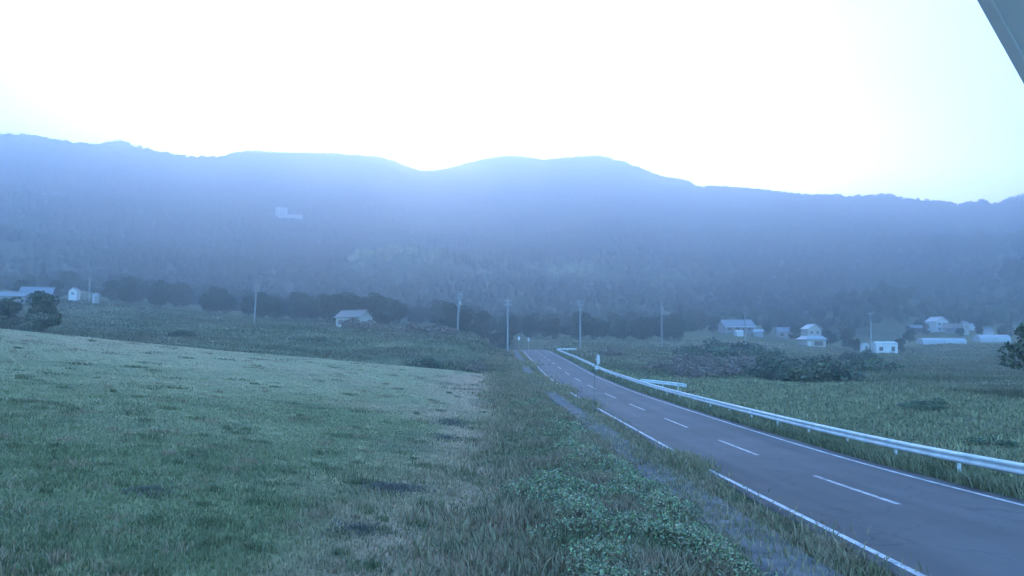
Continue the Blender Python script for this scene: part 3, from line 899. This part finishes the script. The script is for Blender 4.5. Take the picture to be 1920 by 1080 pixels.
plant_tree(on_ground(1912, 66) + Vector((2.9, 0, -0.5)), 'broad', 1, 1.05, 'large dark tree standing low beside the right hand meadow', sxy=1.05)
plant_tree(on_ground(80, 118), 'broad', 2, 0.78, 'dark round tree just beyond the far edge of the mown field', sxy=1.0)
plant_tree(on_ground(20, 126), 'broad', 0, 0.62, 'lower dark tree beside the dark round tree beyond the field', sxy=1.2)
plant_tree(on_ground(235, 262), 'broad', 3, 0.9, 'leafy tree right of the pale upright tank')
plant_tree(on_ground(300, 275), 'broad', 1, 0.8, 'broad leafy tree behind the left meadow', sxy=1.2)

# shrubs
def shrub_mesh(seed, tint, n=1300):
    r = random.Random(seed); cen = []; rad = []
    for i in range(12):
        an = r.random() * 6.283; R = r.uniform(0.1, 1.15); q = r.uniform(0.22, 0.5)
        cen.append((R * math.cos(an), R * math.sin(an), r.uniform(0.08, 0.85 - 0.5 * R))); rad.append((q, q, q * 0.8))
    v, f, t = leaf_cloud(n, lambda g, m: lobes(g, m, cen, rad), 0.09, seed, tint, 0.35)
    v[:, 2] = np.maximum(v[:, 2], -0.1)
    cm = mesh_np('shrub_foliage', v, f, t); cm.materials.append(M['leaf'])
    tm = MB()
    for c in cen: tm.tube([(0, 0, -0.15), (c[0] * 0.4, c[1] * 0.4, c[2] * 0.5), c], [0.03, 0.02, 0.008], 5)
    tmm = tm.mesh('shrub_stems'); tmm.materials.append(M['bark'])
    return cm, tmm
SH = {'green': [shrub_mesh(300 + i, (0.12, 0.15, 0.08)) for i in range(3)],
      'dark': [shrub_mesh(310 + i, (0.075, 0.098, 0.058)) for i in range(2)],
      'brown': [shrub_mesh(320 + i, (0.22, 0.17, 0.13)) for i in range(2)]}
def shrub(px, d, s, tone, label, group=None, sz=1.0):
    cm, tm = SH[tone][random.randrange(len(SH[tone]))]
    root = thing('shrub', on_ground(px, d), label, 'shrub', group, random.random() * 6.28)
    root.scale = (s, s, s * sz)
    link('stems', tm, None, root); link('foliage', cm, None, root)
shrub(668, 204, 3.6, 'brown', 'brown rounded shrub in front of the pale gabled house', sz=0.9)
shrub(694, 205, 3.0, 'brown', 'lower brown shrub beside the corner of the pale gabled house', sz=0.8)
shrub(800, 108, 2.2, 'dark', 'dark bush at the foot of the bank beyond the mown field', sz=1.0)
shrub(775, 190, 4.0, 'brown', 'spreading reddish brown shrub on the grassy bank', sz=0.6)
shrub(820, 188, 4.0, 'brown', 'reddish brown shrub beside the bright pole on the bank', sz=0.55)
shrub(900, 110, 1.6, 'brown', 'small brown bush near the end of the field track')
for i, (px, d, s, t) in enumerate([(1315, 195, 4.2, 'green'), (1340, 192, 5.0, 'dark'), (1370, 190, 5.4, 'green'), (1400, 196, 4.8, 'dark'), (1430, 200, 4.2, 'green'), (1350, 205, 4.5, 'dark'), (1290, 200, 3.4, 'green')]):
    shrub(px, d, s, t, 'tall green bush of the thicket left of the two storey house', 'thicket in the right meadow', 0.9)
for i in range(24):
    shrub(float(rng.uniform(1420, 1650)), float(rng.uniform(95, 150)), float(rng.uniform(1.8, 3.6)), random.choice(['dark', 'dark', 'green']), 'dark shrub of the hedge row crossing the right meadow', 'hedge row in the right meadow', 0.8)
for i in range(22):
    shrub(float(rng.uniform(1150, 1500)), float(rng.uniform(105, 175)), float(rng.uniform(1.6, 3.2)), 'brown', 'brownish reed bush behind the guardrail', 'reedy bushes behind the guardrail', 0.7)
for i in range(5):
    shrub(float(rng.uniform(1640, 1960)), float(rng.uniform(34, 60)), float(rng.uniform(0.8, 1.3)), 'green', 'low rounded shrub in the meadow below the guardrail', 'low shrubs below the guardrail', 0.7)
for i in range(4):
    shrub(float(rng.uniform(120, 640)), float(rng.uniform(104, 150)), float(rng.uniform(1.2, 2.2)), random.choice(['dark', 'green']), 'low green shrub on the terraces beyond the mown field', 'shrubs on the lower terraces', 0.7)
for i in range(5):
    shrub(float(rng.uniform(1585, 1640)), float(rng.uniform(175, 190)), float(rng.uniform(2.2, 3.2)), 'dark', 'dark bush in front of the small white store box', 'bushes before the store box', 0.9)

# forest on the mountains (nobody could count it)
def forest():
    # unit crown: a bumpy double cone of 24 faces
    k = 6
    ring = lambda R, z, ph: [(R * math.cos(2 * math.pi * i / k + ph), R * math.sin(2 * math.pi * i / k + ph), z) for i in range(k)]
    base = np.array([(0, 0, 1.0)] + ring(0.72, 0.72, 0) + ring(1.0, 0.05, 0.5) + ring(0.7, -0.8, 0))
    fc = [(0, 1 + i, 1 + (i + 1) % k) for i in range(k)]
    for r0, r1 in ((1, 7), (7, 13)):
        for i in range(k):
            a, b, c, d = r0 + i, r1 + i, r1 + (i + 1) % k, r0 + (i + 1) % k
            fc += [(a, b, d), (b, c, d)]
    fc = np.array(fc)
    pts = []
    n = 80000
    a = rng.uniform(-1.1, 1.1, n); Y = 320 + (2080 - 320) * rng.uniform(0, 1, n) ** 0.75
    X = a * Y
    D = ridge_d(a)
    ok = Y < D + 25
    for c, ra, back in ((bp_, 34, 40), (bp2, 30, 30)):
        ok &= ~((np.abs(X - c.x - (10 if c is bp_ else 0)) < ra) & (Y > c.y - back) & (Y < c.y + 12))
    # keep meadows open low on the slope
    low = np.interp(a, [-0.9, -0.45, -0.2, 0.0, 0.22, 0.3, 0.7], [400, 370, 340, 335, 350, 425, 440])
    ok &= (Y > low + 50 * fbm(X / 50, Y / 50, 91, 3))
    # density follows what is seen: thin out far, wide ones
    keep = rng.uniform(0, 1, n) < np.clip(0.25 + Y / 2600, 0, 1)
    ok &= keep
    X = X[ok]; Y = Y[ok]; a = a[ok]
    Z = far_z(X, Y)
    m = len(X)
    s = rng.uniform(2.8, 5.4, m) * (0.7 + 0.3 * np.clip(Y / 1200, 0.4, 1.4))
    hgt = s * rng.uniform(0.9, 1.7, m) * np.where(ridge_d(a) - Y < 60, np.where((a > -0.42) & (a < 0.38), 0.6, 0.85), 1.0)
    V = base[None] * np.stack([s, s, hgt], 1)[:, None, :] * (1 + 0.16 * rng.normal(size=(m, len(base), 1)))
    an = rng.uniform(0, 6.28, m); ca, sa = np.cos(an)[:, None], np.sin(an)[:, None]
    V = np.stack([V[:, :, 0] * ca - V[:, :, 1] * sa, V[:, :, 0] * sa + V[:, :, 1] * ca, V[:, :, 2]], 2)
    V += np.stack([X, Y, Z + hgt * 0.35], 1)[:, None, :]
    Fc = fc[None] + (np.arange(m) * len(base))[:, None, None]
    sp = np.clip(fbm(X / 90, Y / 140, 95, 4) * 1.6 + 0.25, 0, 1)
    bam = np.exp(-((Y - 738) / 50.0) ** 2) * np.clip(fbm(X / 50, Y / 50, 96, 3) * 1.4 + 0.6, 0, 1) * ((a > -0.22) & (a < 0.3))
    tint = np.array((0.02, 0.036, 0.02))[None] + (np.array((0.055, 0.075, 0.03)) - np.array((0.02, 0.036, 0.02)))[None] * sp[:, None]
    tint = tint + (np.array((0.30, 0.31, 0.17))[None] - tint) * np.clip(bam, 0, 1)[:, None]
    tint = tint * (1 + 0.12 * rng.normal(size=(m, 1)).clip(-2, 2))
    t = np.repeat(tint, len(base), 0)
    me = mesh_np('forest', V.reshape(-1, 3), Fc.reshape(-1, 3), np.clip(t, 0.004, 1))
    link('forest', me, M['forest'], kind='stuff', label='dense wood covering the mountain slopes', cat='forest')
forest()

# ------------------------------------------------------------------ grass and weeds
def blades(X, Y, h, w, tint, name, lean=0.35, mat='grass', label=None, lift=0.0):
    n = len(X)
    Z = ground_z(X, Y) + lift
    an = rng.uniform(0, 6.283, n); ln = rng.uniform(0.05, lean, n) * h; la = rng.uniform(0, 6.283, n)
    wx, wy = np.cos(an) * w / 2, np.sin(an) * w / 2
    b0 = np.stack([X - wx, Y - wy, Z - 0.03], 1); b1 = np.stack([X + wx, Y + wy, Z - 0.03], 1)
    mx = X + np.cos(la) * ln * 0.4; my = Y + np.sin(la) * ln * 0.4
    m0 = np.stack([mx - wx * 0.7, my - wy * 0.7, Z + h * 0.6], 1); m1 = np.stack([mx + wx * 0.7, my + wy * 0.7, Z + h * 0.6], 1)
    tp = np.stack([X + np.cos(la) * ln, Y + np.sin(la) * ln, Z + h], 1)
    V = np.stack([b0, b1, m1, tp, m0], 1).reshape(-1, 3)
    i = np.arange(n)[:, None] * 5
    Fq = np.concatenate([i + np.array([[0, 1, 2]]), i + np.array([[0, 2, 4]]), i + np.array([[4, 2, 3]])], 0)
    me = mesh_np(name, V, Fq, np.repeat(np.clip(tint, 0.005, 0.6), 5, 0))
    return link(name, me, M[mat], kind='stuff', label=label, cat='grass')

def scatter(n, y0, y1, amin, amax, p=1.0):
    """more per metre close to the lens"""
    t = rng.uniform(0, 1, n)
    Y = y0 * (y1 / y0) ** (t ** p)
    a = rng.uniform(amin, amax, n)
    return a * Y, Y

# mown field
X, Y = scatter(230000, 5.5, 96, -0.86, 0.5, 0.85)
s = road_xl(Y) - 2.75 - X
ok = (s > 0.0) & (Y < field_edge(X) - 0.2)
X, Y, s = X[ok], Y[ok], s[ok]
c = field_tint(X, Y) * (1 + 0.22 * (1 - 0.75 * sstep(Y, 15, 60))[:, None] * rng.normal(size=(len(X), 1)).clip(-2, 2))
tall = np.clip(fbm(X / 1.6, Y / 2.2, 101, 3) * 1.4, 0, 1)
h = (0.05 + 0.09 * tall + 0.03 * rng.uniform(0, 1, len(X))) * (1 - 0.45 * np.clip(Y / 60, 0, 1))
blades(X, Y, h, 0.009 + 0.0011 * Y, c, 'field_grass', 1.0, label='short mown grass of the sloping field')

# taller tufts and clover clumps left standing
nt_ = 900
cy_ = 6 * (90 / 6) ** rng.uniform(0, 1, nt_); cx_ = rng.uniform(-0.8, 0.45, nt_) * cy_
k_ = rng.integers(0, nt_, 42000)
rr = rng.uniform(0.06, 0.3, nt_)[k_] * (0.6 + cy_[k_] / 40)
X = cx_[k_] + rng.normal(size=len(k_)) * rr; Y = cy_[k_] + rng.normal(size=len(k_)) * rr
ok = (road_xl(Y) - 2.9 - X > 0) & (Y < field_edge(X) - 0.3) & (Y > 5)
X, Y, k_ = X[ok], Y[ok], k_[ok]
tone = rng.uniform(0, 1, (nt_, 1))
tc_ = GREEN * 0.7 + (STRAW * 0.9 - GREEN * 0.7) * (tone > 0.6) * tone
c = tc_[k_] * (1 + 0.2 * rng.normal(size=(len(X), 1)).clip(-2, 2))
blades(X, Y, rng.uniform(0.06, 0.2, nt_)[k_] * rng.uniform(0.5, 1.1, len(X)), 0.009 + 0.0011 * Y, c, 'grass_tufts', 1.0, label='uneven taller tufts standing in the mown field')

# rough weeds between field and pavement, verge strip, roadside and right hand bank
def weeds(n, y0, y1, o0, o1, h0, h1, tints, name, label, wscale=1.0, seed=0, mask=None):
    t = rng.uniform(0, 1, n); Y = y0 * (y1 / y0) ** t
    o = rng.uniform(o0, o1, n)
    X = road_xl(Y) + o
    if mask is not None:
        ok = mask(X, Y, o); X, Y, o = X[ok], Y[ok], o[ok]
    n = len(X)
    q = np.clip(0.5 + 0.9 * fbm(X / 1.1, Y / 2.0, 110 + seed, 3), 0, 1)
    c = np.asarray(tints[0])[None] + (np.asarray(tints[1]) - np.asarray(tints[0]))[None] * q[:, None]
    c = c * (1 + 0.3 * rng.normal(size=(n, 1)).clip(-2, 2))
    h = (h0 + (h1 - h0) * q) * rng.uniform(0.5, 1.1, n)
    return blades(X, Y, h, (0.012 + 0.0012 * Y) * wscale, c, name, 0.9, label=label)
SOFT = lambda X, Y, o: rng.uniform(0, 1, len(X)) < np.clip(1.25 - sstep(-o + 1.6 * fbm(X / 2.0, Y / 4.0, 133, 3), 3.6, 9.5) * 1.3, 0, 1)
weeds(140000, 6, 190, -11.0, -2.45, 0.08, 0.42, (GREEN * 0.9, STRAW * 0.85), 'rough_grass', 'rough taller grass between field and pavement', 1.1, 1, SOFT)
VP = lambda X, Y, o: rng.uniform(0, 1, len(X)) < np.clip(0.75 + 1.0 * fbm(Y / 5.0, o * 0.5, 130, 3), 0.1, 1)
weeds(52000, 8, 190, -1.5, -0.25, 0.06, 0.26, (GREEN * 0.8, STRAW * 0.9), 'verge_grass', 'straggling grass strip between pavement and road edge', 1.0, 2, VP)
weeds(46000, 12, 175, ROAD_W + 0.6, ROAD_W + 2.8, 0.2, 0.62, (GREEN * 0.85, PALE * 0.85), 'roadside_grass', 'grass strip under the guardrail', 1.1, 3)
weeds(60000, 16, 110, ROAD_W + 2.2, ROAD_W + 40, 0.1, 0.4, (GREEN * 0.85, PALE * 0.95), 'meadow_grass', 'rough grass of the meadow below the guardrail', 1.6, 4)
def tufts(n, px0, px1, d0, d1, name, label, cond, tone=1.0):
    d = d0 * (d1 / d0) ** rng.uniform(0, 1, n)
    a = (rng.uniform(px0, px1, n) - 960) / F
    X = a * d; Y = d
    ok = cond(X, Y); X, Y = X[ok], Y[ok]
    n = len(X)
    q = np.clip(0.5 + 1.1 * fbm(X / 12.0, Y / 9.0, 150, 4), 0, 1); q2 = np.clip(1.5 * fbm(X / 20.0, Y / 12.0, 160, 3), 0, 1)
    c = GREEN * 0.75 + (PALE * 0.85 - GREEN * 0.75) * q[:, None]
    c = (c + (REED * 1.3 - c) * q2[:, None]) * tone * (1 + 0.2 * rng.normal(size=(n, 1)).clip(-2, 2))
    h = (0.12 + 0.55 * np.clip(fbm(X / 6.0, Y / 6.0, 170, 3) + 0.35, 0, 1)) * rng.uniform(0.5, 1.2, n)
    return blades(X, Y, h, 0.02 + 0.0016 * Y, c, name, 0.9, label=label)
tufts(70000, -80, 960, 84, 290, 'terrace_grass', 'rough tufted grass on the terraces beyond the field', lambda X, Y: (Y > field_edge(X) + 1.0) & (X < road_xl(Y) - 3.0), 0.62)
tufts(95000, 1000, 2000, 58, 300, 'basin_grass', 'rough tufted grass of the far right meadow', lambda X, Y: X > road_xl(Y) + ROAD_W + np.where(Y < 103, 34.0, 2.8), 0.8)
weeds(30000, 12, 175, ROAD_W + 1.1, ROAD_W + 1.6, 0.28, 0.5, (GREEN * 0.8, PALE * 0.8), 'railside_weeds', 'taller weeds hiding the guardrail posts', 1.1, 5)
# grass creeping over pavement and edge line in places
def creep(d, o, n, spread, hh):
    Y = d + rng.normal(size=n) * spread * 1.8; X = road_xl(Y) + o + rng.normal(size=n) * spread * 0.45
    c = (GREEN + (STRAW - GREEN) * rng.uniform(0, 1, (n, 1))) * (1 + 0.25 * rng.normal(size=(n, 1)).clip(-2, 2))
    return X, Y, c, hh * rng.uniform(0.4, 1.1, n)
parts = [creep(19, -2.3, 1600, 1.2, 0.2), creep(14, -1.45, 1800, 1.4, 0.22), creep(23, -1.35, 1200, 1.2, 0.2), creep(34, -2.3, 900, 1.6, 0.25), creep(44, -1.6, 700, 1.5, 0.25), creep(27.6, -0.45, 1800, 0.75, 0.35), creep(28.5, -1.5, 900, 0.9, 0.25), creep(57.5, -0.4, 900, 1.2, 0.3), creep(73, -0.4, 900, 1.4, 0.32), creep(90, -2.0, 900, 2.2, 0.4), creep(75, -1.9, 900, 2.6, 0.4), creep(118, -1.9, 700, 2.6, 0.45)]
X, Y, c, h = (np.concatenate([p[i] for p in parts]) for i in range(4))
blades(X, Y, h, 0.012 + 0.0012 * Y, c, 'creeping_grass', 0.9, label='tufts creeping over the pavement and the edge line', lift=0.08)

# broad leaved weeds near the lens
def leafy():
    n = 150000
    t = rng.uniform(0, 1, n); Y = 5.5 * (60 / 5.5) ** (t ** 1.1)
    o = -rng.uniform(2.3, 7.0, n); X = road_xl(Y) + o
    dn = np.clip(0.8 - Y / 60 + 1.5 * fbm(X / 1.3, Y / 2.2, 140, 3) - 0.7 * sstep(-o, 4.6, 6.9), 0, 1)
    ok = rng.uniform(0, 1, n) < dn; X, Y, o = X[ok], Y[ok], o[ok]
    hh = np.clip(0.34 + 0.5 * fbm(X / 1.2, Y / 1.5, 141, 3), 0.05, 0.85) * (1 - 0.8 * sstep(-o, 5.4, 7.6)) * (1 - 0.55 * sstep(Y, 22, 50)) * (0.35 + 0.65 * sstep(-o, 2.2, 3.3))
    Z = ground_z(X, Y) + hh * rng.uniform(0, 1, len(X)) ** 0.5
    C = np.stack([X, Y, Z], 1)
    v, f, t_ = leaf_cloud(len(X), lambda g, m: C, 0.023, 77, (0.23, 0.24, 0.125), 0.3, 0.1)
    sc = np.repeat(1 + np.clip(Y - 8, 0, 60) / 18, 4)[:, None]
    Cr = np.repeat(C, 4, 0)
    v = Cr + (v - Cr) * sc
    # flower heads and dry tips here and there
    dry = np.repeat(rng.uniform(0, 1, len(X)) < 0.05, 4); t_[dry] = STRAW * 1.3
    link('leafy_weeds', mesh_np('leafy_weeds', v, f, t_), M['leaf'], kind='stuff', label='broad leaved weeds growing along the pavement', cat='weeds')
leafy()

# dark weed patches in the field
def patch(px, py, d, rx, ry, n, hh):
    p = on_ground(px, d)
    r = np.abs(rng.normal(size=n)) * 0.55; an = rng.uniform(0, 6.283, n)
    k = 1 + 0.35 * np.sin(an * 3 + d) + 0.2 * np.sin(an * 5 + 1)
    X = p.x + np.cos(an) * r * rx * k; Y = p.y + np.sin(an) * r * ry * k
    return X, Y, hh * np.clip(1.1 - r * 0.7, 0.2, 1) * rng.uniform(0.5, 1.1, n)
pp = [patch(735, 900, 19, 1.2, 1.3, 1500, 0.13), patch(850, 775, 40, 1.4, 3.0, 600, 0.14), patch(840, 800, 33, 1.3, 1.8, 350, 0.12),
      patch(290, 885, 15.5, 0.8, 0.9, 450, 0.1), patch(680, 1000, 14, 0.9, 0.9, 600, 0.1), patch(980, 830, 27, 0.6, 1.0, 900, 0.2)]
X, Y, h = (np.concatenate([p[i] for p in pp]) for i in range(3))
c = np.array((0.13, 0.105, 0.085))[None] * (1 + 0.3 * rng.normal(size=(len(X), 1)).clip(-2, 2))
blades(X, Y, h, 0.012 + 0.0012 * Y, c, 'dark_weeds', 1.2, label='dark weed patches in the mown field')

# ------------------------------------------------------------------ haze
hz = MB().box(-3900, 3900, -120, 2275, CAM_Z - 60, CAM_Z + 560)
hm, nt, b = new_mat('haze')
nt.nodes.remove(b)
pv = nt.nodes.new('ShaderNodeVolumePrincipled')
pv.inputs['Color'].default_value = (0.83, 0.89, 1.0, 1)
pv.inputs['Density'].default_value = 0.0014
pv.inputs['Anisotropy'].default_value = 0.77
out = [n for n in nt.nodes if n.type == 'OUTPUT_MATERIAL'][0]
nt.links.new(pv.outputs[0], out.inputs['Volume'])
hz.build('haze', hm, kind='stuff', label='blue morning haze filling the valley', cat='haze')
